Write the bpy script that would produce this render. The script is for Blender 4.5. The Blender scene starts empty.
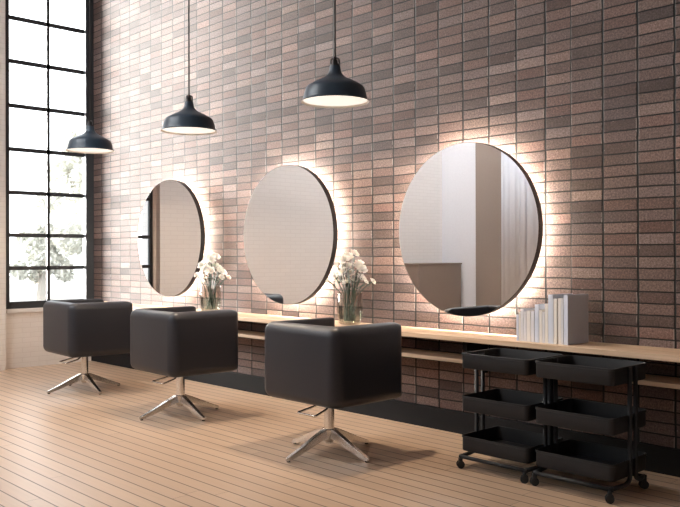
import bpy, bmesh, math, random
from mathutils import Vector, Matrix
random.seed(7)
SC = bpy.context.scene
C = SC.collection
PI = math.pi

# ---------------------------------------------------------------- camera
cd = bpy.data.cameras.new('camera'); cam = bpy.data.objects.new('camera', cd); C.objects.link(cam)
cd.sensor_width = 36; cd.lens = 814.454 * 36 / 680; cd.clip_start = .05; cd.clip_end = 400
YAW, PITCH, ROLL = .809279, .000933, -.00233
F = Vector((-math.sin(YAW) * math.cos(PITCH), math.cos(YAW) * math.cos(PITCH), math.sin(PITCH)))
Rv = F.cross(Vector((0, 0, 1))).normalized(); Uv = Rv.cross(F)
R2 = Rv * math.cos(ROLL) + Uv * math.sin(ROLL); U2 = -Rv * math.sin(ROLL) + Uv * math.cos(ROLL)
m = Matrix((R2, U2, -F)).transposed().to_4x4(); m.translation = Vector((0, -5.0727, 1.4))
cam.matrix_world = m
SC.camera = cam

# ---------------------------------------------------------------- world, daylight, exposure
SC.view_settings.view_transform = 'Standard'; SC.view_settings.look = 'None'
SC.view_settings.exposure = 0.0; SC.view_settings.gamma = 1.0; SC.view_settings.use_curve_mapping = False
SC.cycles.use_denoising = True; SC.cycles.max_bounces = 10; SC.cycles.diffuse_bounces = 5
SC.cycles.glossy_bounces = 5; SC.cycles.transparent_max_bounces = 12; SC.cycles.sample_clamp_indirect = 8
SC.cycles.caustics_reflective = False; SC.cycles.caustics_refractive = False
W = bpy.data.worlds.new('world'); SC.world = W; W.use_nodes = True
bg = W.node_tree.nodes['Background']; bg.inputs[0].default_value = (.93, .96, 1.0, 1); bg.inputs[1].default_value = 4.5
PENDANT_POWER = 52.0
LED_STRENGTH = 185.0
FILL_PANEL_STRENGTH = 24.0
def portal(loc, rot, sx, sy):
    l = bpy.data.lights.new('window_portal', 'AREA'); l.shape = 'RECTANGLE'; l.size = sx; l.size_y = sy
    l.cycles.is_portal = True
    o = bpy.data.objects.new('window_portal', l); o.location = loc; o.rotation_euler = rot; C.objects.link(o)
sl = bpy.data.lights.new('sun', 'SUN'); sl.energy = 41.0; sl.angle = math.radians(26); sl.color = (1, .965, .915)
so = bpy.data.objects.new('sun', sl); so.rotation_euler = Vector((1, .26, -.17)).to_track_quat('-Z', 'Y').to_euler(); C.objects.link(so)
portal((-10.10, -.6, 3.3), (0, -PI / 2, 0), 5.2, 1.2)
portal((-5.7, -7.45, 3.9), (PI / 2, 0, 0), 3.6, 2.6)  # portal for the added rear fill window

# ---------------------------------------------------------------- node helpers
class NT:
    def __init__(s, name):
        s.m = bpy.data.materials.new(name); s.m.use_nodes = True; s.t = s.m.node_tree
        s.b = s.t.nodes['Principled BSDF']; s.out = s.t.nodes['Material Output']
    def n(s, typ, **kw):
        nd = s.t.nodes.new(typ)
        for k, v in kw.items():
            if k.startswith('i_'):
                key = k[2:]; key = int(key) if key.isdigit() else key.replace('_', ' ')
                if hasattr(v, 'node') or isinstance(v, bpy.types.NodeSocket): s.t.links.new(v, nd.inputs[key])
                else: nd.inputs[key].default_value = v
            else: setattr(nd, k, v)
        return nd
    def math(s, op, a, b=0.0, c=None):
        nd = s.t.nodes.new('ShaderNodeMath'); nd.operation = op
        for i, v in enumerate((a, b, c)):
            if v is None: continue
            if isinstance(v, bpy.types.NodeSocket): s.t.links.new(v, nd.inputs[i])
            else: nd.inputs[i].default_value = v
        return nd.outputs[0]
    def mix(s, f, a, b, mode='MIX'):
        nd = s.t.nodes.new('ShaderNodeMix'); nd.data_type = 'RGBA'; nd.blend_type = mode
        for k, v in (('Factor', f), ('A', a), ('B', b)):
            idx = {'Factor': 0, 'A': 6, 'B': 7}[k]
            if isinstance(v, bpy.types.NodeSocket): s.t.links.new(v, nd.inputs[idx])
            else: nd.inputs[idx].default_value = v if k == 'Factor' else (*v, 1)
        return nd.outputs[2]
    def ramp(s, fac, stops):
        nd = s.t.nodes.new('ShaderNodeValToRGB'); s.t.links.new(fac, nd.inputs[0])
        e = nd.color_ramp.elements
        while len(e) < len(stops): e.new(.5)
        for el, (p, c) in zip(e, stops):
            el.position = p; el.color = (*c, 1) if len(c) == 3 else c
        return nd.outputs[0]
    def link(s, a, b): s.t.links.new(a, b)
    def set(s, **kw):
        for k, v in kw.items():
            k = k.replace('_', ' ')
            if isinstance(v, bpy.types.NodeSocket): s.link(v, s.b.inputs[k])
            else: s.b.inputs[k].default_value = (*v, 1) if isinstance(v, tuple) and len(v) == 3 else v
    def bump(s, h, strength=.5, dist=.005):
        nd = s.n('ShaderNodeBump', i_Strength=strength, i_Distance=dist); s.link(h, nd.inputs['Height'])
        s.link(nd.outputs[0], s.b.inputs['Normal'])

def simple(name, col, rough=.5, metal=0.0, var=.06, scale=40, bump=0.0, **kw):
    """plain material with a slight procedural unevenness of its own"""
    t = NT(name)
    tc = t.n('ShaderNodeTexCoord'); nz = t.n('ShaderNodeTexNoise', i_Scale=scale, i_Detail=4.0); t.link(tc.outputs['Object'], nz.inputs['Vector'])
    c2 = tuple(min(1, c * (1 + var)) for c in col); c1 = tuple(c * (1 - var) for c in col)
    t.link(t.mix(nz.outputs[0], c1, c2), t.b.inputs['Base Color'])
    t.set(Roughness=rough, Metallic=metal, **kw)
    if bump: t.bump(nz.outputs[0], bump, .002)
    return t.m

def brick_coords(t, swap, bw, bh, ox, oz):
    g = t.n('ShaderNodeNewGeometry'); sp = t.n('ShaderNodeSeparateXYZ'); t.link(g.outputs['Position'], sp.inputs[0])
    u = sp.outputs[1 if swap else 0]; v = sp.outputs[2]
    U = t.math('DIVIDE', t.math('SUBTRACT', u, ox), bw); V = t.math('DIVIDE', t.math('SUBTRACT', v, oz), bh)
    return g.outputs['Position'], U, V

def brick_material():
    t = NT('dark_stacked_brick')
    BW, BH = .2453, .07578
    pos, U, V = brick_coords(t, False, BW, BH, -2.749, 2.9719)
    U = t.math('SUBTRACT', U, t.math('MULTIPLY', t.math('LESS_THAN', U, -1.0), .19))
    # hand laid: each joint wanders a few millimetres
    cu0 = t.math('FLOOR', U); cv0 = t.math('FLOOR', V)
    cc = t.n('ShaderNodeCombineXYZ'); t.link(cv0, cc.inputs[1]); t.link(cu0, cc.inputs[0])
    nz = t.n('ShaderNodeTexNoise', i_Scale=9.0, i_Detail=1.0); t.link(pos, nz.inputs['Vector'])
    U = t.math('ADD', U, t.math('MULTIPLY', t.math('SUBTRACT', nz.outputs[0], .5), .045))
    nz2 = t.n('ShaderNodeTexNoise', i_Scale=5.0, i_Detail=1.0); t.link(pos, nz2.inputs['Vector'])
    V = t.math('ADD', V, t.math('MULTIPLY', t.math('SUBTRACT', nz2.outputs[0], .5), .12))
    cu = t.math('FLOOR', U); cv = t.math('FLOOR', V)
    fu = t.math('FRACT', U); fv = t.math('FRACT', V)
    du = t.math('MULTIPLY', t.math('MINIMUM', fu, t.math('SUBTRACT', 1.0, fu)), BW * .62)   # metres to the joint
    dv = t.math('MULTIPLY', t.math('MINIMUM', fv, t.math('SUBTRACT', 1.0, fv)), BH)
    fine = t.n('ShaderNodeTexNoise', i_Scale=160.0, i_Detail=4.0, i_Roughness=.7); t.link(pos, fine.inputs['Vector'])
    d = t.math('ADD', t.math('MINIMUM', du, dv), t.math('MULTIPLY', t.math('SUBTRACT', fine.outputs[0], .5), .003))
    mr = t.n('ShaderNodeMapRange', interpolation_type='SMOOTHSTEP'); t.link(d, mr.inputs[0])
    mr.inputs[1].default_value = .0030; mr.inputs[2].default_value = .0060
    face = mr.outputs[0]
    ci = t.n('ShaderNodeCombineXYZ'); t.link(cu, ci.inputs[0]); t.link(cv, ci.inputs[1])
    wn = t.n('ShaderNodeTexWhiteNoise', noise_dimensions='3D'); t.link(ci.outputs[0], wn.inputs[0])
    col = t.ramp(wn.outputs[0], [(0, (.058, .041, .038)), (.18, (.098, .069, .063)), (.5, (.134, .096, .087)), (.8, (.170, .124, .111)), (1, (.23, .172, .154))])
    hue = t.n('ShaderNodeSeparateColor'); t.link(wn.outputs[1], hue.inputs[0])
    col = t.mix(.8, col, t.ramp(hue.outputs[1], [(0, (1.02, .74, .66)), (.25, (1.0, .84, .77)), (.6, (.93, .86, .83)), (.85, (.88, .86, .90)), (1, (1.12, 1.02, .90))]), 'MULTIPLY')
    # cloudy patches over several bricks, gritty speckle, chalky marks
    cl = t.n('ShaderNodeTexNoise', i_Scale=1.6, i_Detail=3.0); t.link(pos, cl.inputs['Vector'])
    col = t.mix(t.math('MULTIPLY', t.math('SUBTRACT', cl.outputs[0], .35), .9), col, (.145, .099, .088))
    sp = t.n('ShaderNodeTexNoise', i_Scale=75.0, i_Detail=7.0, i_Roughness=.95); t.link(pos, sp.inputs['Vector'])
    grit = t.ramp(sp.outputs[0], [(.38, (.25, .24, .24)), (.5, (.92, .92, .92)), (.62, (2.2, 2.25, 2.3))])
    col = t.mix(.85, col, grit, 'MULTIPLY')
    ch = t.n('ShaderNodeTexNoise', i_Scale=26.0, i_Detail=6.0, i_Roughness=.65); t.link(pos, ch.inputs['Vector'])
    edge = t.n('ShaderNodeMapRange'); t.link(d, edge.inputs[0]); edge.inputs[1].default_value = .004; edge.inputs[2].default_value = .012
    edge.inputs[3].default_value = .13; edge.inputs[4].default_value = 0.0
    chalk = t.n('ShaderNodeMapRange'); t.link(t.math('ADD', ch.outputs[0], edge.outputs[0]), chalk.inputs[0])
    chalk.inputs[1].default_value = .70; chalk.inputs[2].default_value = .80; chalk.inputs[4].default_value = .75
    col = t.mix(chalk.outputs[0], col, (.42, .37, .34))
    # broken arrises: pale chips along the right ends of some bricks
    fr = t.math('FRACT', U)
    strip = t.math('MULTIPLY', t.math('GREATER_THAN', fr, .945), t.math('LESS_THAN', fr, .985))
    some = t.math('GREATER_THAN', t.math('ADD', t.math('MULTIPLY', hue.outputs[2], .75), t.math('MULTIPLY', ch.outputs[0], .6)), .78)
    col = t.mix(t.math('MULTIPLY', t.math('MULTIPLY', strip, some), .6), col, (.42, .36, .33))
    col = t.mix(face, (.007, .0065, .0065), col)
    t.link(col, t.b.inputs['Base Color']); t.set(Roughness=.78)
    t.b.inputs['Specular IOR Level'].default_value = .35
    each = t.math('MULTIPLY', wn.outputs[0], .35)
    h = t.math('MULTIPLY', face, t.math('ADD', t.math('ADD', each, .9), t.math('MULTIPLY', sp.outputs[0], .35)))
    t.bump(h, .8, .006)
    return t.m

def painted_brick_material():
    t = NT('white_painted_brick')
    pos, U, V = brick_coords(t, True, .21, .062, 0, 0)
    row = t.math('FLOOR', V)
    U = t.math('ADD', U, t.math('MULTIPLY', t.math('FLOORED_MODULO', row, 2.0), .5))
    nz = t.n('ShaderNodeTexNoise', i_Scale=14.0, i_Detail=2.0); t.link(pos, nz.inputs['Vector'])
    V = t.math('ADD', V, t.math('MULTIPLY', t.math('SUBTRACT', nz.outputs[0], .5), .2))
    fu = t.math('FRACT', U); fv = t.math('FRACT', V)
    d = t.math('MINIMUM', t.math('MULTIPLY', t.math('MINIMUM', fu, t.math('SUBTRACT', 1.0, fu)), .21), t.math('MULTIPLY', t.math('MINIMUM', fv, t.math('SUBTRACT', 1.0, fv)), .062))
    mr = t.n('ShaderNodeMapRange', interpolation_type='SMOOTHSTEP'); t.link(d, mr.inputs[0]); mr.inputs[1].default_value = .001; mr.inputs[2].default_value = .006
    ci = t.n('ShaderNodeCombineXYZ'); t.link(t.math('FLOOR', U), ci.inputs[0]); t.link(row, ci.inputs[1])
    wn = t.n('ShaderNodeTexWhiteNoise'); t.link(ci.outputs[0], wn.inputs[0])
    col = t.ramp(wn.outputs[0], [(0, (.80, .765, .74)), (1, (.82, .785, .76))])
    col = t.mix(mr.outputs[0], (.74, .70, .675), col)
    t.link(col, t.b.inputs['Base Color']); t.set(Roughness=.7)
    t.bump(t.math('ADD', mr.outputs[0], t.math('MULTIPLY', nz.outputs[0], .6)), .25, .003)
    return t.m

def plank_material(name, horiz=True, pitch=.1072, phase=-2.444, groove=.0045, rough=.27, c1=(.55, .395, .28), c2=(.60, .44, .315)):
    t = NT(name)
    g = t.n('ShaderNodeNewGeometry'); sp = t.n('ShaderNodeSeparateXYZ'); t.link(g.outputs['Position'], sp.inputs[0])
    V = t.math('DIVIDE', t.math('SUBTRACT', sp.outputs[1], phase), pitch)
    row = t.math('FLOOR', V); fv = t.math('FRACT', V)
    wr = t.n('ShaderNodeTexWhiteNoise', noise_dimensions='1D'); t.link(row, wr.inputs['W'])
    U = t.math('DIVIDE', t.math('ADD', sp.outputs[0], t.math('MULTIPLY', wr.outputs[0], 7.0)), 2.9)
    fu = t.math('FRACT', U)
    dv = t.math('MULTIPLY', t.math('MINIMUM', fv, t.math('SUBTRACT', 1.0, fv)), pitch)
    du = t.math('MULTIPLY', t.math('MINIMUM', fu, t.math('SUBTRACT', 1.0, fu)), 9.0)
    d = t.math('MINIMUM', dv, du)
    mr = t.n('ShaderNodeMapRange', interpolation_type='SMOOTHSTEP'); t.link(d, mr.inputs[0]); mr.inputs[1].default_value = groove * .7; mr.inputs[2].default_value = groove * 1.25
    ci = t.n('ShaderNodeCombineXYZ'); t.link(t.math('FLOOR', U), ci.inputs[0]); t.link(row, ci.inputs[1])
    wn = t.n('ShaderNodeTexWhiteNoise'); t.link(ci.outputs[0], wn.inputs[0])
    col = t.mix(wn.outputs[0], c1, c2)
    mp = t.n('ShaderNodeVectorMath', operation='MULTIPLY'); t.link(g.outputs['Position'], mp.inputs[0]); mp.inputs[1].default_value = (1.6, 42, 42)
    off = t.n('ShaderNodeVectorMath', operation='ADD'); t.link(mp.outputs[0], off.inputs[0])
    sc = t.n('ShaderNodeVectorMath', operation='SCALE'); t.link(wn.outputs[1], sc.inputs[0]); sc.inputs['Scale'].default_value = 30; t.link(sc.outputs[0], off.inputs[1])
    gr = t.n('ShaderNodeTexNoise', i_Scale=1.0, i_Detail=6.0, i_Roughness=.6, i_Distortion=.6); t.link(off.outputs[0], gr.inputs['Vector'])
    col = t.mix(.55, col, t.ramp(gr.outputs[0], [(.3, (.86, .83, .80)), (.6, (1.02, 1.02, 1.02)), (.8, (1.08, 1.08, 1.07))]), 'MULTIPLY')
    col = t.mix(mr.outputs[0], (.10, .05, .028), col)
    t.link(col, t.b.inputs['Base Color'])
    rr = t.math('ADD', rough, t.math('MULTIPLY', gr.outputs[0], .16)); t.link(rr, t.b.inputs['Roughness'])
    t.b.inputs['Specular IOR Level'].default_value = .5
    t.bump(t.math('ADD', mr.outputs[0], t.math('MULTIPLY', gr.outputs[0], .05)), .35, .003)
    return t.m

def board_material():
    t = NT('light_oak')
    tc = t.n('ShaderNodeTexCoord'); mp = t.n('ShaderNodeVectorMath', operation='MULTIPLY'); t.link(tc.outputs['Object'], mp.inputs[0]); mp.inputs[1].default_value = (1.3, 26, 26)
    gr = t.n('ShaderNodeTexNoise', i_Scale=1.0, i_Detail=6.0, i_Distortion=.9); t.link(mp.outputs[0], gr.inputs['Vector'])
    col = t.ramp(gr.outputs[0], [(.3, (.46, .31, .20)), (.5, (.60, .43, .29)), (.75, (.68, .50, .35))])
    t.link(col, t.b.inputs['Base Color']); t.set(Roughness=.5); t.bump(gr.outputs[0], .15, .001)
    return t.m

def thin_glass(name, tint=(1, 1, 1), ior=1.45, refl=1.0):
    t = NT(name); t.t.nodes.remove(t.b)
    tr = t.n('ShaderNodeBsdfTransparent'); tr.inputs[0].default_value = (*tint, 1); gl = t.n('ShaderNodeBsdfGlossy'); gl.inputs['Roughness'].default_value = .02
    lw = t.n('ShaderNodeFresnel'); lw.inputs[0].default_value = ior
    mx = t.n('ShaderNodeMixShader'); t.link(t.math('MULTIPLY', lw.outputs[0], refl), mx.inputs[0]); t.link(tr.outputs[0], mx.inputs[1]); t.link(gl.outputs[0], mx.inputs[2])
    t.link(mx.outputs[0], t.out.inputs[0]); return t.m

def emitter(name, col, strength):
    t = NT(name); t.set(Emission_Color=col, Emission_Strength=strength, Base_Color=(.9, .9, .9), Roughness=.5)
    nz = t.n('ShaderNodeTexNoise', i_Scale=30.0)
    t.link(t.mix(nz.outputs[0], (.88, .88, .86), (.92, .92, .9)), t.b.inputs['Base Color'])
    return t.m

M = {}
M['brick'] = brick_material(); M['pbrick'] = painted_brick_material(); M['floor'] = plank_material('oak_planks')
M['oak'] = board_material()
M['plaster'] = simple('white_plaster', (.80, .78, .77), .8, bump=.1)
M['bluewhite'] = simple('pale_grey_plaster', (.76, .76, .80), .75, bump=.1)
M['frame'] = simple('black_window_metal', (.022, .026, .032), .42)
M['leather'] = simple('black_leather', (.0135, .0155, .0235), .42, scale=320, bump=.12)
M['leather_in'] = simple('black_leather_cushion', (.026, .025, .028), .5, scale=300, bump=.15)
M['chrome'] = simple('polished_aluminium', (.78, .76, .74), .16, 1.0, var=.02)
M['darkmetal'] = simple('dark_metal', (.05, .05, .055), .35, .8)
M['lamp'] = simple('blue_black_enamel', (.020, .042, .068), .36)
M['lampin'] = simple('white_enamel', (.88, .85, .80), .5, var=.02)
M['cord'] = simple('black_cord', (.02, .02, .022), .6)
M['cart'] = simple('black_powder_coat', (.0095, .0105, .0135), .6, scale=200, bump=.05)
M['rubber'] = simple('black_rubber', (.012, .012, .013), .6)
M['plinth'] = simple('black_plinth_paint', (.012, .011, .012), .8)
M['mirror'] = simple('silvered_glass', (.93, .93, .93), .0, 1.0, var=.0)
M['mrim'] = simple('black_mirror_rim', (.006, .006, .007), .5)
M['book'] = simple('blank_white_cover', (.66, .65, .68), .6, var=.03)
M['bookb'] = simple('pale_grey_cover', (.60, .64, .74), .6, var=.03)
M['bookw'] = simple('warm_white_cover', (.74, .70, .66), .6, var=.03)
M['paper'] = simple('paper_pages', (.60, .57, .54), .85, scale=300, var=.12)
M['tan'] = simple('tan_panel', (.27, .212, .178), .6, var=.04)
M['petal'] = simple('white_petal', (.86, .84, .80), .55, var=.03, scale=60)
M['plinth'].node_tree.nodes['Principled BSDF'].inputs['Specular IOR Level'].default_value = .2
M['petal'].node_tree.nodes['Principled BSDF'].inputs['Subsurface Weight'].default_value = .25
M['plinth'].node_tree.nodes['Principled BSDF'].inputs['Specular IOR Level'].default_value = .2
M['petal'].node_tree.nodes['Principled BSDF'].inputs['Subsurface Radius'].default_value = (.01, .008, .006)
M['pink'] = simple('blush_petal', (.82, .66, .60), .55, var=.05, scale=60)
M['stem'] = simple('dark_green_stem', (.016, .038, .022), .55, var=.2)
M['water'] = thin_glass('vase_water', (.80, .89, .87), 1.33, .12)
M['vglass'] = thin_glass('vase_glass', (.96, .93, .90), 1.45, .55)
M['pane'] = thin_glass('window_glass', (.97, .98, .98))
M['led'] = emitter('led_strip', (1.0, .90, .76), LED_STRENGTH)
M['fillglow'] = emitter('fill_panel_glow', (.95, .98, 1.0), FILL_PANEL_STRENGTH)
M['bulb'] = emitter('opal_diffuser', (1.0, .94, .85), .80)
M['curtain'] = simple('grey_white_curtain', (.70, .72, .78), .85, var=.03)
M['lawn'] = simple('pale_dry_grass', (.115, .115, .105), .95, var=.15, scale=3)
M['leaf'] = simple('haze_pale_leaves', (.58, .58, .53), .8, var=.3, scale=1.5)  # white outdoor haze is put into the leaf colour
M['bark'] = simple('haze_pale_bark', (.42, .39, .35), .9, var=.2)  # bark lightened likewise to carry the haze

# ---------------------------------------------------------------- mesh helpers
def mesh_obj(name, bm, mat, parent=None, smooth=None):
    me = bpy.data.meshes.new(name); bm.normal_update(); bm.to_mesh(me); bm.free(); me.materials.append(mat)
    o = bpy.data.objects.new(name, me); C.objects.link(o)
    if parent: o.parent = parent
    if smooth:
        for p in me.polygons: p.use_smooth = True
        if smooth is not True:
            me.set_sharp_from_angle(angle=math.radians(smooth))
    return o
def box(bm, x0, x1, y0, y1, z0, z1):
    v = [bm.verts.new(p) for p in ((x0, y0, z0), (x1, y0, z0), (x1, y1, z0), (x0, y1, z0), (x0, y0, z1), (x1, y0, z1), (x1, y1, z1), (x0, y1, z1))]
    for f in ((3, 2, 1, 0), (4, 5, 6, 7), (0, 1, 5, 4), (1, 2, 6, 5), (2, 3, 7, 6), (3, 0, 4, 7)): bm.faces.new([v[i] for i in f])
def B(*b, bevel=0, seg=2):
    bm = bmesh.new()
    for a in b: box(bm, *a)
    if bevel: bmesh.ops.bevel(bm, geom=list(bm.edges), offset=bevel, segments=seg, affect='EDGES', profile=.5)
    return bm
def tube(bm, pts, r, seg=10, cap=True, radii=None):
    pts = [Vector(p) for p in pts]; rings = []
    prev = None
    for i, p in enumerate(pts):
        d = ((pts[min(i + 1, len(pts) - 1)] - p).normalized() + (p - pts[max(i - 1, 0)]).normalized()).normalized() if 0 < i < len(pts) - 1 else (pts[min(i + 1, len(pts) - 1)] - pts[max(i - 1, 0)]).normalized()
        if prev is None:
            a = d.orthogonal().normalized()
        else:
            a = (prev - d * prev.dot(d)).normalized()
        prev = a; b = d.cross(a); rr = radii[i] if radii else r
        rings.append([bm.verts.new(p + (a * math.cos(2 * PI * k / seg) + b * math.sin(2 * PI * k / seg)) * rr) for k in range(seg)])
    for q, w in zip(rings, rings[1:]):
        for k in range(seg): bm.faces.new((q[k], q[(k + 1) % seg], w[(k + 1) % seg], w[k]))
    if cap: bm.faces.new(rings[0][::-1]); bm.faces.new(rings[-1])
def lathe(bm, prof, seg=48, c=(0, 0, 0), close=False, fac=None):
    rings = []
    for r, z in prof:
        if r < 1e-6: rings.append([bm.verts.new((c[0], c[1], c[2] + z))])
        else:
            rings.append([bm.verts.new((c[0] + r * (1 + (fac(k) if fac else 0)) * math.cos(2 * PI * k / seg), c[1] + r * (1 + (fac(k) if fac else 0)) * math.sin(2 * PI * k / seg), c[2] + z)) for k in range(seg)])
    for a, b in zip(rings, rings[1:]):
        for k in range(seg):
            k2 = (k + 1) % seg
            if len(a) == 1 and len(b) == 1: continue
            if len(a) == 1: bm.faces.new((a[0], b[k2], b[k]))
            elif len(b) == 1: bm.faces.new((a[k], a[k2], b[0]))
            else: bm.faces.new((a[k], a[k2], b[k2], b[k]))
def smooth_path(pts, n=6, rad=.02):
    """rounded corners by Catmull-Rom-free quadratic blending"""
    pts = [Vector(p) for p in pts]; out = [pts[0]]
    for i in range(1, len(pts) - 1):
        a, b, c = pts[i - 1], pts[i], pts[i + 1]
        l = min((a - b).length, (c - b).length) * .45; l = min(l, rad)
        p, q = b + (a - b).normalized() * l, b + (c - b).normalized() * l
        for k in range(n + 1):
            t = k / n; out.append((1 - t) ** 2 * p + 2 * t * (1 - t) * b + t * t * q)
    out.append(pts[-1]); return out
def empty(name, loc=(0, 0, 0), rz=0):
    o = bpy.data.objects.new(name, None); o.location = loc; o.rotation_euler = (0, 0, rz); o.empty_display_size = .1; C.objects.link(o); return o
def tag(o, label, cat, group=None):
    o['label'] = label; o['category'] = cat
    if group: o['group'] = group
    return o
def struct(o): o['kind'] = 'structure'; return o
def copy_tree(o, parent=None):
    c = o.copy(); C.objects.link(c)
    if parent: c.parent = parent
    for ch in [x for x in bpy.data.objects if x.parent == o]: copy_tree(ch, c)
    return c

# ---------------------------------------------------------------- the room
XL, XR, YR, ZC = -10.06, 2.6, -7.37, 5.7
struct(mesh_obj('floor', B((XL - .3, XR + .2, YR - .2, .2, -.1, 0)), M['floor']))
struct(mesh_obj('ceiling', B((XL - .3, XR + .2, YR - .2, .2, ZC, ZC + .1)), M['plaster']))
struct(mesh_obj('wall_right', B((XL - .3, XR + .2, 0, .2, 0, ZC)), M['brick']))
WZ0, WZ1, WY0, WY1 = .735, 5.45, -1.145, 0.0
struct(mesh_obj('wall_left', B((XL - .3, XL, WY0, 0, 0, .70), (XL - .3, XL, WY0, 0, WZ1, ZC), (XL - .3, XL, -1.19, WY0, 0, ZC), (XL - .3, XL + .10, YR - .2, -1.19, 0, ZC)), M['pbrick']))
struct(mesh_obj('wall_rear', B((XL - .3, -7.5, YR - .2, YR, 0, ZC), (-3.9, XR + .2, YR - .2, YR, 0, ZC), (-7.5, -3.9, YR - .2, YR, 0, 2.6), (-7.5, -3.9, YR - .2, YR, 5.2, ZC)), M['bluewhite']))
struct(mesh_obj('wall_front', B((XR, XR + .2, YR, 0, 0, ZC)), M['plaster']))
struct(mesh_obj('baseboard_right', B((XL + .0, XR, -.028, 0, 0, .168), bevel=.002), M['plinth']))

win = struct(empty('window_1', (XL, 0, 0)))
fx0, fx1 = -.06, -.018
mesh_obj('window_frame', B((fx0, fx1, WY0, WY0 + .052, WZ0, WZ1), (fx0, fx1 + .05, -.115, -.002, WZ0, WZ1), (fx0, fx1 + .01, WY0 + .052, -.115, WZ0, .822), (fx0, fx1 + .01, WY0 + .052, -.115, WZ1 - .06, WZ1)), M['frame'], win)
bars = B((fx0 + .015, fx1, -.617, -.577, .822, WZ1 - .06))
for z in (1.236, 1.646, 2.175, 2.711, 3.25, 3.80, 4.338, 4.88): box(bars, fx0 + .015, fx1, WY0 + .052, -.115, z - .024, z + .024)
mesh_obj('glazing_bars', bars, M['frame'], win)
mesh_obj('window_glass', B((fx0 + .025, fx0 + .029, WY0 + .052, -.115, .822, WZ1 - .06)), M['pane'], win)
mesh_obj('window_sill', B((-.20, .035, WY0, -.002, .690, .735)), M['plaster'], win)
fill_win = struct(empty('fill_window', (-5.7, YR, 0)))  # unseen high window, added to bring soft fill daylight from behind
f2 = B((-1.8, -1.74, -.12, -.04, 2.6, 5.2), (1.74, 1.8, -.12, -.04, 2.6, 5.2), (-1.74, 1.74, -.12, -.04, 2.6, 2.66), (-1.74, 1.74, -.12, -.04, 5.14, 5.2))
for k in range(1, 4): box(f2, -1.8 + .9 * k - .015, -1.8 + .9 * k + .015, -.11, -.05, 2.66, 5.14)
for z in (3.45, 4.3): box(f2, -1.74, 1.74, -.11, -.05, z - .015, z + .015)
mesh_obj('window_frame', f2, M['frame'], fill_win)
mesh_obj('window_glass', B((-1.74, 1.74, -.085, -.08, 2.66, 5.14)), M['pane'], fill_win)

# rear corner seen only in the mirrors: tan pilaster, reception desk, curtain
struct(mesh_obj('trim_1', B((-9.12, -8.55, YR, YR + .06, 0, ZC)), M['tan']))
rd = tag(empty('reception_desk', (-9.66, -6.75, 0)), 'low tan reception desk reflected at the bottom of the nearest round mirror', 'desk')
mesh_obj('desk_body', B((-.26, .21, -.55, .65, 0, 1.21), bevel=.004), M['tan'], rd)
mesh_obj('desk_top', B((-.27, .22, -.57, .67, 1.21, 1.235), bevel=.004), M['tan'], rd)
bm = bmesh.new(); N = 150; lo = []; hi = []
for i in range(N + 1):
    x = -.5 + i / N * 1.0 + .01 * math.sin(i * .37); y = .012 * math.sin(i / N * 2 * PI * 11) + .012 * math.sin(i * .21)
    lo.append(bm.verts.new((x, y, .02))); hi.append(bm.verts.new((x, y * .8, 5.2)))
for i in range(N): bm.faces.new((lo[i], lo[i + 1], hi[i + 1], hi[i]))
cu = tag(mesh_obj('curtain', bm, M['curtain'], smooth=True), 'pale grey pleated curtain reflected in the right of the nearest mirror', 'curtain')
cu.location = (-7.98, YR + .16, 0); cu.modifiers.new('thick', 'SOLIDIFY').thickness = .004

# unseen glowing panels added as fill light over the rear of the room
for x in (-9.0, -7.1):
    for y in (-6.1, -4.1):
        cl = tag(empty('ceiling_fill_panel', (x, y, ZC)), ('farther' if y < -5 else 'nearer') + ' unseen ceiling panel added for fill light ' + ('beside the window wall' if x < -8 else 'toward the middle of the salon'), 'lamp', 'added ceiling fill panels over the rear of the salon')
        mesh_obj('fill_panel_box', B((-.80, .80, -.33, .33, -.06, -.002), bevel=.004), M['lampin'], cl)
        mesh_obj('diffuser', B((-.76, .76, -.30, .30, -.066, -.0605)), M['fillglow'], cl)

# outside the window
struct(mesh_obj('lawn', B((-75, XL - 1.2, -30, 60, -.6, -.5)), M['lawn']))
def tree(loc, h, r, seed, label):
    rnd = random.Random(seed); t = tag(empty('tree', loc), label, 'tree')
    bm = bmesh.new(); tube(bm, [(0, 0, 0), (.05, .02, h * .3), (0, .1, h * .6)], .2, 8, radii=[.28, .2, .1])
    for k in range(6):
        a = k * 1.1; tube(bm, [(0, 0, h * (.3 + .04 * k)), (r * .5 * math.cos(a), r * .5 * math.sin(a), h * (.5 + .05 * k))], .08, 6, radii=[.1, .03])
    mesh_obj('trunk', bm, M['bark'], t)
    bm = bmesh.new()
    lobes = [(rnd.gauss(0, .42) * r, rnd.gauss(0, .42) * r, h * (.34 + .6 * rnd.random())) for _ in range(34)]
    for lx, ly, lz in lobes:
        lr = r * rnd.uniform(.22, .42)
        for _ in range(260):
            v = Vector((rnd.gauss(0, 1), rnd.gauss(0, 1), rnd.gauss(0, 1))).normalized() * lr * rnd.uniform(.55, 1.05)
            p = Vector((lx, ly, lz)) + v; s = rnd.uniform(.07, .15)
            a = Vector((rnd.gauss(0, 1), rnd.gauss(0, 1), rnd.gauss(0, 1))).normalized(); b = a.orthogonal().normalized()
            bm.faces.new([bm.verts.new(p + a * s), bm.verts.new(p + b * s * .5), bm.verts.new(p - a * s), bm.verts.new(p - b * s * .5)])
    mesh_obj('foliage', bm, M['leaf'], t)
tree((-27.5, 8.9, -.5), 6.6, 1.7, 3, 'pale leafy tree outside the tall window, behind its right panes')
tree((-34, 9.75, -.5), 3.2, 1.1, 5, 'low hazy shrubby tree farther off behind the lower middle of the window')

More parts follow.
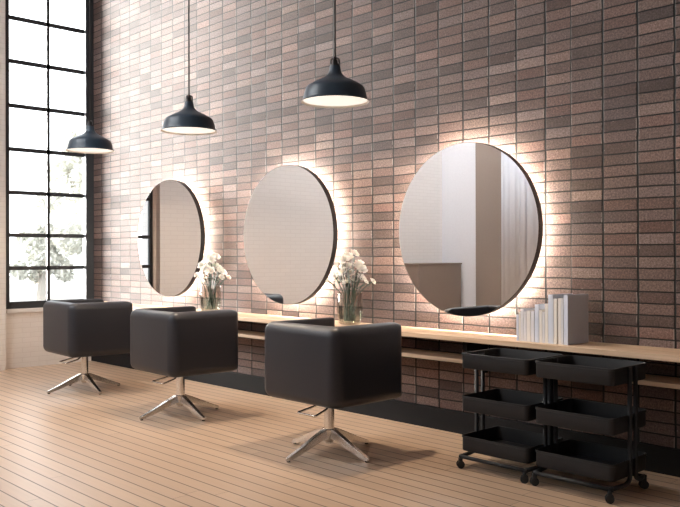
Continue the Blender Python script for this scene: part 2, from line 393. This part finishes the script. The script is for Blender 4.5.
# ---------------------------------------------------------------- mirrors
def mirror(x, label):
    R0 = .663; t = tag(empty('round_mirror', (x, 0, 1.586)), label, 'mirror', 'backlit round mirrors on the brick wall')
    def disc(prof):
        bm = bmesh.new(); lathe(bm, prof, 96); bmesh.ops.rotate(bm, verts=bm.verts, cent=(0, 0, 0), matrix=Matrix.Rotation(PI / 2, 3, 'X')); return bm   # +z -> -y
    mesh_obj('mirror_glass', disc([(0, .1195), (R0 - .004, .1195), (R0 - .004, .115), (0, .115)]), M['mirror'], t)
    mesh_obj('rim', disc([(R0 - .0035, .118), (R0 - .002, .120), (R0, .119), (R0, .068), (R0 - .012, .068), (R0 - .012, .114), (R0 - .0035, .114), (R0 - .0035, .118)]), M['mrim'], t, 40)
    mesh_obj('backplate', disc([(0, .113), (R0 - .013, .113), (R0 - .013, .100), (R0 - .12, .098), (R0 - .12, 0), (0, 0)]), M['plinth'], t, 40)
    mesh_obj('light_strip', disc([(R0 - .045, .050), (R0 - .045, .070), (R0 - .057, .070), (R0 - .057, .050), (R0 - .045, .050)]), M['led'], t)
    return t
mirror(-8.02, 'backlit round mirror nearest the window, reflecting the window at its left edge')
mirror(-5.94, 'backlit round mirror between the two flower vases, reflecting only pale wall')
mirror(-3.834, 'backlit round mirror nearest the books, reflecting tan and grey panels')

# ---------------------------------------------------------------- wall desk
d = tag(empty('wall_desk', (-5.8, 0, 0)), 'long light oak wall desk with a lower shelf running under the mirrors', 'desk')
mesh_obj('desk_top', B((-4.2, 8.0, -.375, -.001, .765, .80), bevel=.002), M['oak'], d)
mesh_obj('shelf', B((-4.2, 8.0, -.275, -.001, .592, .620), bevel=.002), M['oak'], d)
for x in (-9.5, -7.6, -5.62, -3.71, -1.8, .2):
    mesh_obj('bracket', B((x + 5.8 - .012, x + 5.8 + .012, -.26, -.001, .62, .765), (x + 5.8 - .012, x + 5.8 + .012, -.03, -.001, .50, .62)), M['plinth'], d)

# ---------------------------------------------------------------- pendants
def pendant_proto():
    t = empty('pendant_lamp')
    prof = [(.240, 0), (.232, .010), (.226, .022), (.219, .055), (.208, .092), (.198, .108), (.172, .124), (.135, .144), (.100, .160), (.070, .178), (.054, .194), (.046, .206), (.041, .222), (.037, .252)]
    bm = bmesh.new(); lathe(bm, prof + [(0, .252)], 64); mesh_obj('lamp_shade', bm, M['lamp'], t, 50)
    bm = bmesh.new(); lathe(bm, [(.239, .0005), (.230, .011), (.224, .022), (.216, .055), (.205, .090), (.195, .105), (.170, .120), (.133, .140), (.098, .156), (.06, .165), (0, .168)], 64); mesh_obj('reflector', bm, M['lampin'], t, True)
    bm = bmesh.new(); lathe(bm, [(.036, .253), (.033, .262), (.020, .264), (.020, .290), (.012, .298), (0, .298)], 24)
    for k in range(4):
        a = k * PI / 2 + .5; tube(bm, smooth_path([(.031 * math.cos(a), .031 * math.sin(a), .255), (.031 * math.cos(a), .031 * math.sin(a), .300), (.006 * math.cos(a), .006 * math.sin(a), .312)], 4), .0058, 6)
    mesh_obj('lamp_socket', bm, M['darkmetal'], t, 40)
    bm = bmesh.new(); tube(bm, [(0, 0, .297), (0, 0, ZC - 2.465 - .02)], .0062, 10); mesh_obj('cord', bm, M['cord'], t, True)
    bm = bmesh.new(); lathe(bm, [(0, ZC - 2.465 - .03), (.05, ZC - 2.465 - .025), (.055, ZC - 2.465 - .002), (0, ZC - 2.465 - .002)], 24); mesh_obj('ceiling_canopy', bm, M['darkmetal'], t, 40)
    bm = bmesh.new(); lathe(bm, [(0, .010), (.2255, .013), (.2255, .017), (0, .017)], 64); mesh_obj('diffuser', bm, M['bulb'], t, 40)
    return t
pend = pendant_proto()
for i, (x, lab) in enumerate(((-7.81, 'blue black dome pendant lamp hanging in front of the window edge'), (-5.99, 'blue black dome pendant lamp on a cord, above the middle chair'), (-4.15, 'blue black dome pendant lamp on a cord, above the chair nearest the carts'))):
    p = pend if i == 0 else copy_tree(pend); p.location = (x, -1.16, 2.465); tag(p, lab, 'lamp', 'dome pendant lamps in a row')
    l = bpy.data.lights.new('pendant_light', 'SPOT'); l.spot_size = math.radians(166); l.spot_blend = .08; l.energy = PENDANT_POWER; l.color = (1, .80, .60); l.shadow_soft_size = .03
    lo = bpy.data.objects.new('pendant_light', l); lo.location = (0, 0, .002); lo.parent = p; C.objects.link(lo)

# ---------------------------------------------------------------- salon chairs
def sweep_shell():
    """U-shaped wrap: rounded-rectangle section swept round back and both arms"""
    T, H, ro, ri = .10, .54, .07, .022
    ax, yb, yf = .392, -.31, .37          # outer half width, outer back, arm front
    rc = .085                               # outer corner radius in plan
    path = []                               # (point on OUTER line, inward normal)
    def add(x, y, nx, ny, s=1.0, e=0.0): path.append((x, y, nx, ny, s, e))
    ends = [(0, 1.0), (.25, .97), (.5, .88), (.7, .72), (.86, .51), (.96, .28), (1, .0)]
    R = .075
    for a in reversed(ends): add(-ax, yf - R + R * a[0], 1, 0, 1, R * (1 - a[1]))
    add(-ax, .1, 1, 0); add(-ax, yb + rc + .05, 1, 0)
    for k in range(9):
        a = PI + PI / 2 * k / 8; add(-ax + rc + rc * math.cos(a), yb + rc + rc * math.sin(a), -math.cos(a), -math.sin(a))
    add(0, yb, 0, 1)
    for k in range(9):
        a = -PI / 2 + PI / 2 * k / 8; add(ax - rc + rc * math.cos(a), yb + rc + rc * math.sin(a), -math.cos(a), -math.sin(a))
    add(ax, yb + rc + .05, -1, 0); add(ax, .1, -1, 0)
    for a in ends: add(ax, yf - R + R * a[0], -1, 0, 1, R * (1 - a[1]))
    def section(e):
        pts = []
        def arc(cx, cz, r, a0, a1, n=7):
            for k in range(n): a = a0 + (a1 - a0) * k / (n - 1); pts.append((cx + r * math.cos(a), cz + r * math.sin(a)))
        arc(T - ri, H - ri, ri, 0, PI / 2); arc(ro, H - ro, ro, PI / 2, PI); arc(ro, ro, ro, PI, PI * 1.5); arc(T - ri, ri, ri, PI * 1.5, 2 * PI)
        if e:
            # shrink towards the centre line by e on every side (at most half the thickness less a bit)
            k = [(max(min(d, T - min(e * .8, .044)), min(e * .8, .044)), max(min(z, H - e), e)) for d, z in pts]; return k
        return pts
    bm = bmesh.new(); rings = []
    for x, y, nx, ny, s, e in path:
        rings.append([bm.verts.new((x + nx * d_, y + ny * d_, z)) for d_, z in section(e)])
    n = len(rings[0])
    for a, b in zip(rings, rings[1:]):
        for k in range(n): bm.faces.new((a[k], b[k], b[(k + 1) % n], a[(k + 1) % n]))
    bm.faces.new(rings[0]); bm.faces.new(rings[-1][::-1])
    bmesh.ops.recalc_face_normals(bm, faces=bm.faces)
    return bm
def chair_proto():
    t = empty('salon_chair')
    s = mesh_obj('shell', sweep_shell(), M['leather'], t, 60); s.location = (0, 0, .382)
    mesh_obj('seat_base', B((-.297, .297, -.215, .33, .385, .440), bevel=.015, seg=3), M['leather'], t, 40)
    mesh_obj('seat_cushion', B((-.29, .29, -.207, .345, .441, .545), bevel=.035, seg=4), M['leather_in'], t, 40)
    bm = bmesh.new(); lathe(bm, [(.0, .385), (.09, .385), (.09, .371), (.045, .362), (0, .362)], 32); mesh_obj('seat_plate', bm, M['darkmetal'], t, 40)
    bm = bmesh.new(); lathe(bm, [(0, .362), (.037, .362), (.037, .165), (.0, .165)], 32); mesh_obj('column', bm, M['chrome'], t, 40)
    bm = bmesh.new(); lathe(bm, [(0, .172), (.040, .172), (.047, .166), (.047, .15), (.038, .10), (.034, .085), (.026, .078), (.026, .068), (0, .066)], 32); mesh_obj('hub', bm, M['chrome'], t, 40)
    # four blade legs
    bm = bmesh.new(); rings = []
    for q, (r, zt, hh, w) in enumerate(((.025, .170, .060, .046), (.06, .168, .062, .052), (.15, .130, .054, .046), (.26, .080, .043, .040), (.37, .036, .028, .032), (.392, .028, .021, .028))):
        c = [(-.5, 0), (-.42, 1), (.42, 1), (.5, 0)]
        rings.append([bm.verts.new((r, a * w, zt - hh * (1 - b))) for a, b in c])
    for a, b in zip(rings, rings[1:]):
        for k in range(4): bm.faces.new((a[k], b[k], b[(k + 1) % 4], a[(k + 1) % 4]))
    bm.faces.new(rings[0]); bm.faces.new(rings[-1][::-1]); bmesh.ops.recalc_face_normals(bm, faces=bm.faces)
    bmesh.ops.bevel(bm, geom=list(bm.edges), offset=.003, segments=2, affect='EDGES')
    leg = mesh_obj('leg', bm, M['chrome'], t, 40)
    gb = bmesh.new(); lathe(gb, [(0, 0), (.011, 0), (.013, .003), (.013, .010), (0, .011)], 16, c=(.375, 0, 0)); glide = mesh_obj('glide', gb, M['rubber'], leg, 40)
    for k in range(1, 4):
        l2 = leg.copy(); C.objects.link(l2); l2.rotation_euler = (0, 0, k * PI / 2); g2 = glide.copy(); C.objects.link(g2); g2.parent = l2
    # hydraulic pump pedal: a bar loop reaching out behind the seat
    bm = bmesh.new()
    tube(bm, smooth_path([(-.02, -.03, .362), (-.04, -.115, .333), (-.06, -.245, .306), (.125, -.245, .306), (.10, -.115, .333), (.02, -.03, .362)]), .0078, 8)
    mesh_obj('foot_lever', bm, M['chrome'], t, True)
    return t
ch = chair_proto()
for i, (x, rz, lab) in enumerate(((-4.22, 0, 'black leather salon chair nearest the carts, back turned, on a chrome cross base'), (-6.135, math.radians(-2), 'black leather salon chair in the middle of the row, on a chrome cross base'), (-7.95, math.radians(-3), 'black leather salon chair nearest the window, on a chrome cross base'))):
    c = ch if i == 0 else copy_tree(ch); c.location = (x, -1.16, 0); c.rotation_euler = (0, 0, rz); tag(c, lab, 'chair', 'salon chairs facing the mirrors')

# ---------------------------------------------------------------- trolleys
def tray_bm(w, dpt, h, r=.032, th=.005):
    """open tray: rounded rectangle, walls and bottom"""
    def loop(off, z):
        pts = []
        rr = max(r - off, .004)
        for cx, cy, a0 in ((w / 2 - r, dpt / 2 - r, 0), (-w / 2 + r, dpt / 2 - r, PI / 2), (-w / 2 + r, -dpt / 2 + r, PI), (w / 2 - r, -dpt / 2 + r, PI * 1.5)):
            for k in range(6): a = a0 + PI / 2 * k / 5; pts.append((cx + rr * math.cos(a), cy + rr * math.sin(a), z))
        return pts
    bm = bmesh.new(); L = []
    for off, z in ((.006, 0), (0, .006), (0, h - .014), (-.004, h - .012), (-.004, h), (.004, h), (th, h - .012), (th, th), ):
        L.append([bm.verts.new(p) for p in loop(off, z)])
    n = len(L[0])
    for a, b in zip(L, L[1:]):
        for k in range(n): bm.faces.new((a[k], a[(k + 1) % n], b[(k + 1) % n], b[k]))
    bm.faces.new(L[0][::-1]); bm.faces.new(L[-1]); return bm
def cart_proto():
    t = empty('trolley_cart')
    for z in (.652, .372, .112):
        o = mesh_obj('tray', tray_bm(.515, .42, .098), M['cart'], t, 50); o.location = (0, .022, z)
    for s in (-1, 1):
        for y in (-.004, .066):
            bm = bmesh.new(); x = s * .264
            sg = -1 if y < 0 else 1
            tube(bm, smooth_path([(x, y + .0, .745), (x, y, .095), (x, y + sg * .05, .075), (x * .93, sg * .205, .075)], 5, .05), .0135, 10)
            mesh_obj('post', bm, M['cart'], t, True)
    for y in (-.20, .20):
        bm = bmesh.new(); tube(bm, smooth_path([(-.255, y, .075), (.262, y, .075)]), .012, 10); mesh_obj('base_rail', bm, M['cart'], t, True)
    wb = None
    for sx in (-1, 1):
        for sy in (-1, 1):
            loc = (sx * .245, sy * .205, 0)
            if wb is None:
                bm = B((-.016, .016, -.012, .012, .045, .066), bevel=.003); tube(bm, [(0, 0, .06), (0, 0, .078)], .008, 8)
                wb = mesh_obj('caster', bm, M['cart'], t, 40)
                w = bmesh.new()
                for a, b in ((-.019, -.006), (.006, .019)): tube(w, [(a, 0, .025), (a + .002, 0, .025), (b - .002, 0, .025), (b, 0, .025)], .025, 24, radii=[.021, .025, .025, .021])
                wheel = mesh_obj('wheel', w, M['rubber'], wb, 40); wb.location = loc; wb.rotation_euler = (0, 0, -.7)
            else:
                c = wb.copy(); C.objects.link(c); c.location = loc; c.rotation_euler = (0, 0, -.75 + random.uniform(-.35, .35)); w2 = wheel.copy(); C.objects.link(w2); w2.parent = c
    return t
ct = cart_proto()
for i, (x, lab) in enumerate(((-3.072, 'black three-tier trolley cart on casters, the one farther from the camera, left of its twin'), (-2.512, 'black three-tier trolley cart on casters, the nearer one beside the bare shelf end'))):
    c = ct if i == 0 else copy_tree(ct); c.location = (x, -.620, 0); tag(c, lab, 'cart', 'black trolley carts')

# ---------------------------------------------------------------- books (x0, x1, height, depth, cover, label)
BK = [(-3.236, -3.220, .180, .13, 'bookb', 'thin low grey book at the left end of the row'),
      (-3.217, -3.203, .198, .15, 'bookw', 'thin pale book second from the left end of the row'),
      (-3.201, -3.178, .222, .16, 'book', 'white book third from the left, a little taller than its neighbours'),
      (-3.176, -3.155, .206, .15, 'book', 'mauve white book fourth from the left end of the row'),
      (-3.153, -3.122, .212, .15, 'bookw', 'cream white book fifth from the left, wider spine'),
      (-3.119, -3.092, .212, .15, 'book', 'white book left of the taller blue grey one'),
      (-3.088, -3.057, .256, .17, 'bookb', 'blue grey book of middle height, seventh from the left'),
      (-3.054, -3.033, .222, .15, 'bookw', 'short cream book between two taller books'),
      (-3.030, -3.012, .210, .15, 'book', 'short thin grey white book left of the bright white spine'),
      (-3.010, -2.987, .264, .17, 'bookw', 'bright white book leaning against the first tall grey book'),
      (-2.984, -2.947, .326, .25, 'bookb', 'tall thick blue grey book in the middle of the right group'),
      (-2.944, -2.918, .302, .23, 'bookw', 'bright white tall book between grey spines'),
      (-2.909, -2.888, .304, .23, 'bookw', 'beige book just left of the two rightmost spines'),
      (-2.887, -2.871, .306, .23, 'book', 'thin grey white book touching the rightmost book'),
      (-2.868, -2.836, .327, .262, 'bookb', 'tall pale blue grey book at the right end, cover facing the carts')]
BK[9] = BK[9][:5] + ('bright white book of middle height left of the first tall grey book',)
for x0, x1, h, dp, mt, lab in BK:
    b = tag(empty('book', ((x0 + x1) / 2, -.305, .80)), lab, 'book', 'blank white and grey books on the desk'); w = (x1 - x0) / 2 - .0005; th = min(.0028, w * .3)
    mesh_obj('cover', B((-w, w, 0, .004, 0, h), (-w, -w + th, .004, dp, 0, h), (w - th, w, .004, dp, 0, h)), M[mt], b)
    mesh_obj('pages', B((-w + th, w - th, .0045, dp - .005, .003, h - .004)), M['paper'], b)

# ---------------------------------------------------------------- vases and flowers
def rose_mesh(seed, mat, r=.030):
    rnd = random.Random(seed); bm = bmesh.new()
    for layer, (n, rad, hgt, lean) in enumerate(((3, .30, .95, -.12), (4, .55, .95, .05), (5, .78, .82, .28), (6, .95, .62, .62))):
        for k in range(n):
            a0 = 2 * PI * k / n + layer * .6 + rnd.uniform(-.2, .2); wid = 2 * PI / n * .72
            grid = []
            for j in range(4):
                v = j / 3; row = []
                for i in range(5):
                    u = i / 4 - .5; a = a0 + u * wid * 1.35 * (1 - .35 * v * v)
                    rr = rad * (.25 + .75 * math.sin(v * PI / 2)) + lean * v * v * .5 + .05 * math.cos(u * PI)
                    z = hgt * v - .12 * (u * 2) ** 2 * v - (.14 * max(0, v - .75) * 4 if layer > 1 else 0) + rnd.uniform(-.02, .02)
                    row.append(bm.verts.new((rr * r * math.cos(a), rr * r * math.sin(a), (z - .25) * r)))
                grid.append(row)
            for j in range(3):
                for i in range(4): bm.faces.new((grid[j][i], grid[j][i + 1], grid[j + 1][i + 1], grid[j + 1][i]))
    me = bpy.data.meshes.new('blossom'); bm.to_mesh(me); bm.free(); me.materials.append(mat)
    for p in me.polygons: p.use_smooth = True
    return me
ROSES = [rose_mesh(s, M['petal']) for s in (1, 2, 3)]; BUD = rose_mesh(9, M['pink'], .018); WB = rose_mesh(11, M['petal'], .020)
def vase(x, y, lab, flowers, flab, grp, k, seed):
    rnd = random.Random(seed); z0 = .80; Rr = .108
    t = tag(empty('flower_vase', (x, y, z0)), lab, 'vase', 'ribbed glass vases on the wall desk')
    rib = lambda q: .028 * abs(math.sin(q * PI / 8)) - .014
    prof = [(.078, .004), (.092, .012), (.103, .05), (.110, .11), (.111, .17), (.106, .235), (.104, .270)]
    bm = bmesh.new(); lathe(bm, [(0, .002)] + prof + [(r - .005, z) for r, z in prof[::-1]] + [(0, .014)], 96, fac=rib); mesh_obj('glass_body', bm, M['vglass'], t, 60)
    bm = bmesh.new(); lathe(bm, [(0, .016), (.080, .018), (.095, .05), (.102, .11), (.1025, .150), (0, .150)], 48); mesh_obj('water', bm, M['water'], t, True)
    rgt = Vector((.69, .724, 0)); fw = Vector((-.724, .69, 0))
    order = sorted(range(len(flowers)), key=lambda q: flowers[q][0])
    words_ = 'leftmost,second,third,fourth,fifth,sixth,seventh,eighth,ninth,tenth,eleventh,twelfth,thirteenth,fourteenth,fifteenth,sixteenth,seventeenth,eighteenth'.split(',')
    for i, (px, py, kind) in enumerate(flowers):
        q = order.index(i); what = {'r': 'open white rose', 'b': 'small white rose bud', 'p': 'blush pink rose bud'}[kind]
        pos = 'leftmost bloom' if q == 0 else 'rightmost bloom' if q == len(flowers) - 1 else words_[q] + ' bloom from the left'
        off = rgt * (px * k) + fw * rnd.uniform(-.075, .05) ; zz = z0 + .270 + py * k
        if kind != 'r': off = rgt * (px * k) + fw * rnd.uniform(-.08, -.02)
        f = tag(empty('rose', (x, y, z0)), what + ', ' + pos + ' ' + flab, 'flower', grp)
        top = off + Vector((0, 0, zz - z0)); mid = Vector((off.x * .42, off.y * .42, .262)); n = Vector((off.x * .36 , off.y * .36, .0)); n.z = 0
        base = Vector((rnd.uniform(-.055, .055), rnd.uniform(-.055, .055), .03))
        if base.xy.length > .05: base.xy = base.xy.normalized() * .05
        if mid.xy.length > .08: mid.xy = mid.xy.normalized() * .08
        bm = bmesh.new(); pts = [base, mid * .5 + base * .5, mid, mid * .4 + top * .6 + Vector((0, 0, .012)), top - Vector((0, 0, .006))]
        tube(bm, pts, .0040, 6); 
        dirv = (pts[-1] - pts[-2]).normalized()
        for s_, rr in ((.30, .013), (.55, .012), (.8, .009)):
            p = mid.lerp(top, s_) ; a = rnd.uniform(0, 6.28); L = rnd.uniform(.04, .065); e = Vector((math.cos(a) * L, math.sin(a) * L, L * .5)); sd = e.cross(Vector((0, 0, 1))).normalized() * rr
            v = [bm.verts.new(q) for q in (p, p + e * .5 + sd, p + e, p + e * .5 - sd)]; bm.faces.new(v)
        mesh_obj('stem', bm, M['stem'], f, 50)
        bl = bpy.data.objects.new('blossom', {'r': rnd.choice(ROSES), 'b': WB, 'p': BUD}[kind]); C.objects.link(bl); bl.parent = f; bl.location = top
        nrm = (off * 3.2 + Vector((.25, -.25, .55)) + Vector((rnd.uniform(-.2, .2), rnd.uniform(-.2, .2), 0))).normalized()
        bl.rotation_euler = nrm.to_track_quat('Z', 'Y').to_euler(); s = rnd.uniform(1.1, 1.35); bl.scale = (s, s, s)
V2 = [(-30, 190, 'r'), (28, 225, 'r'), (-66, 160, 'r'), (-15, 155, 'r'), (45, 152, 'r'), (70, 135, 'r'), (0, 112, 'r'), (-85, 95, 'b'), (-55, 80, 'r'), (24, 80, 'r'), (64, 88, 'r'), (-25, 62, 'b'), (90, 64, 'b'), (130, 66, 'b'), (-124, 70, 'b'), (55, 170, 'r'), (-8, 208, 'r'), (-40, 120, 'r')]
V1 = [(-15, 215, 'r'), (15, 200, 'r'), (40, 215, 'r'), (-55, 155, 'r'), (-25, 130, 'r'), (10, 185, 'r'), (30, 150, 'r'), (60, 135, 'r'), (70, 110, 'r'), (90, 102, 'r'), (86, 66, 'b'), (137, 66, 'p'), (-90, 85, 'b'), (-36, 60, 'b'), (-10, 150, 'r'), (10, 115, 'r')]
vase(-4.99, -.20, 'ribbed glass vase of white roses on the desk, nearer the camera', V2, 'in the vase nearer the camera', 'white roses in the nearer vase', .00150, 4)
vase(-7.07, -.20, 'ribbed glass vase of white roses on the desk, nearer the window', V1, 'in the vase nearer the window', 'white roses in the farther vase', .00144, 6)
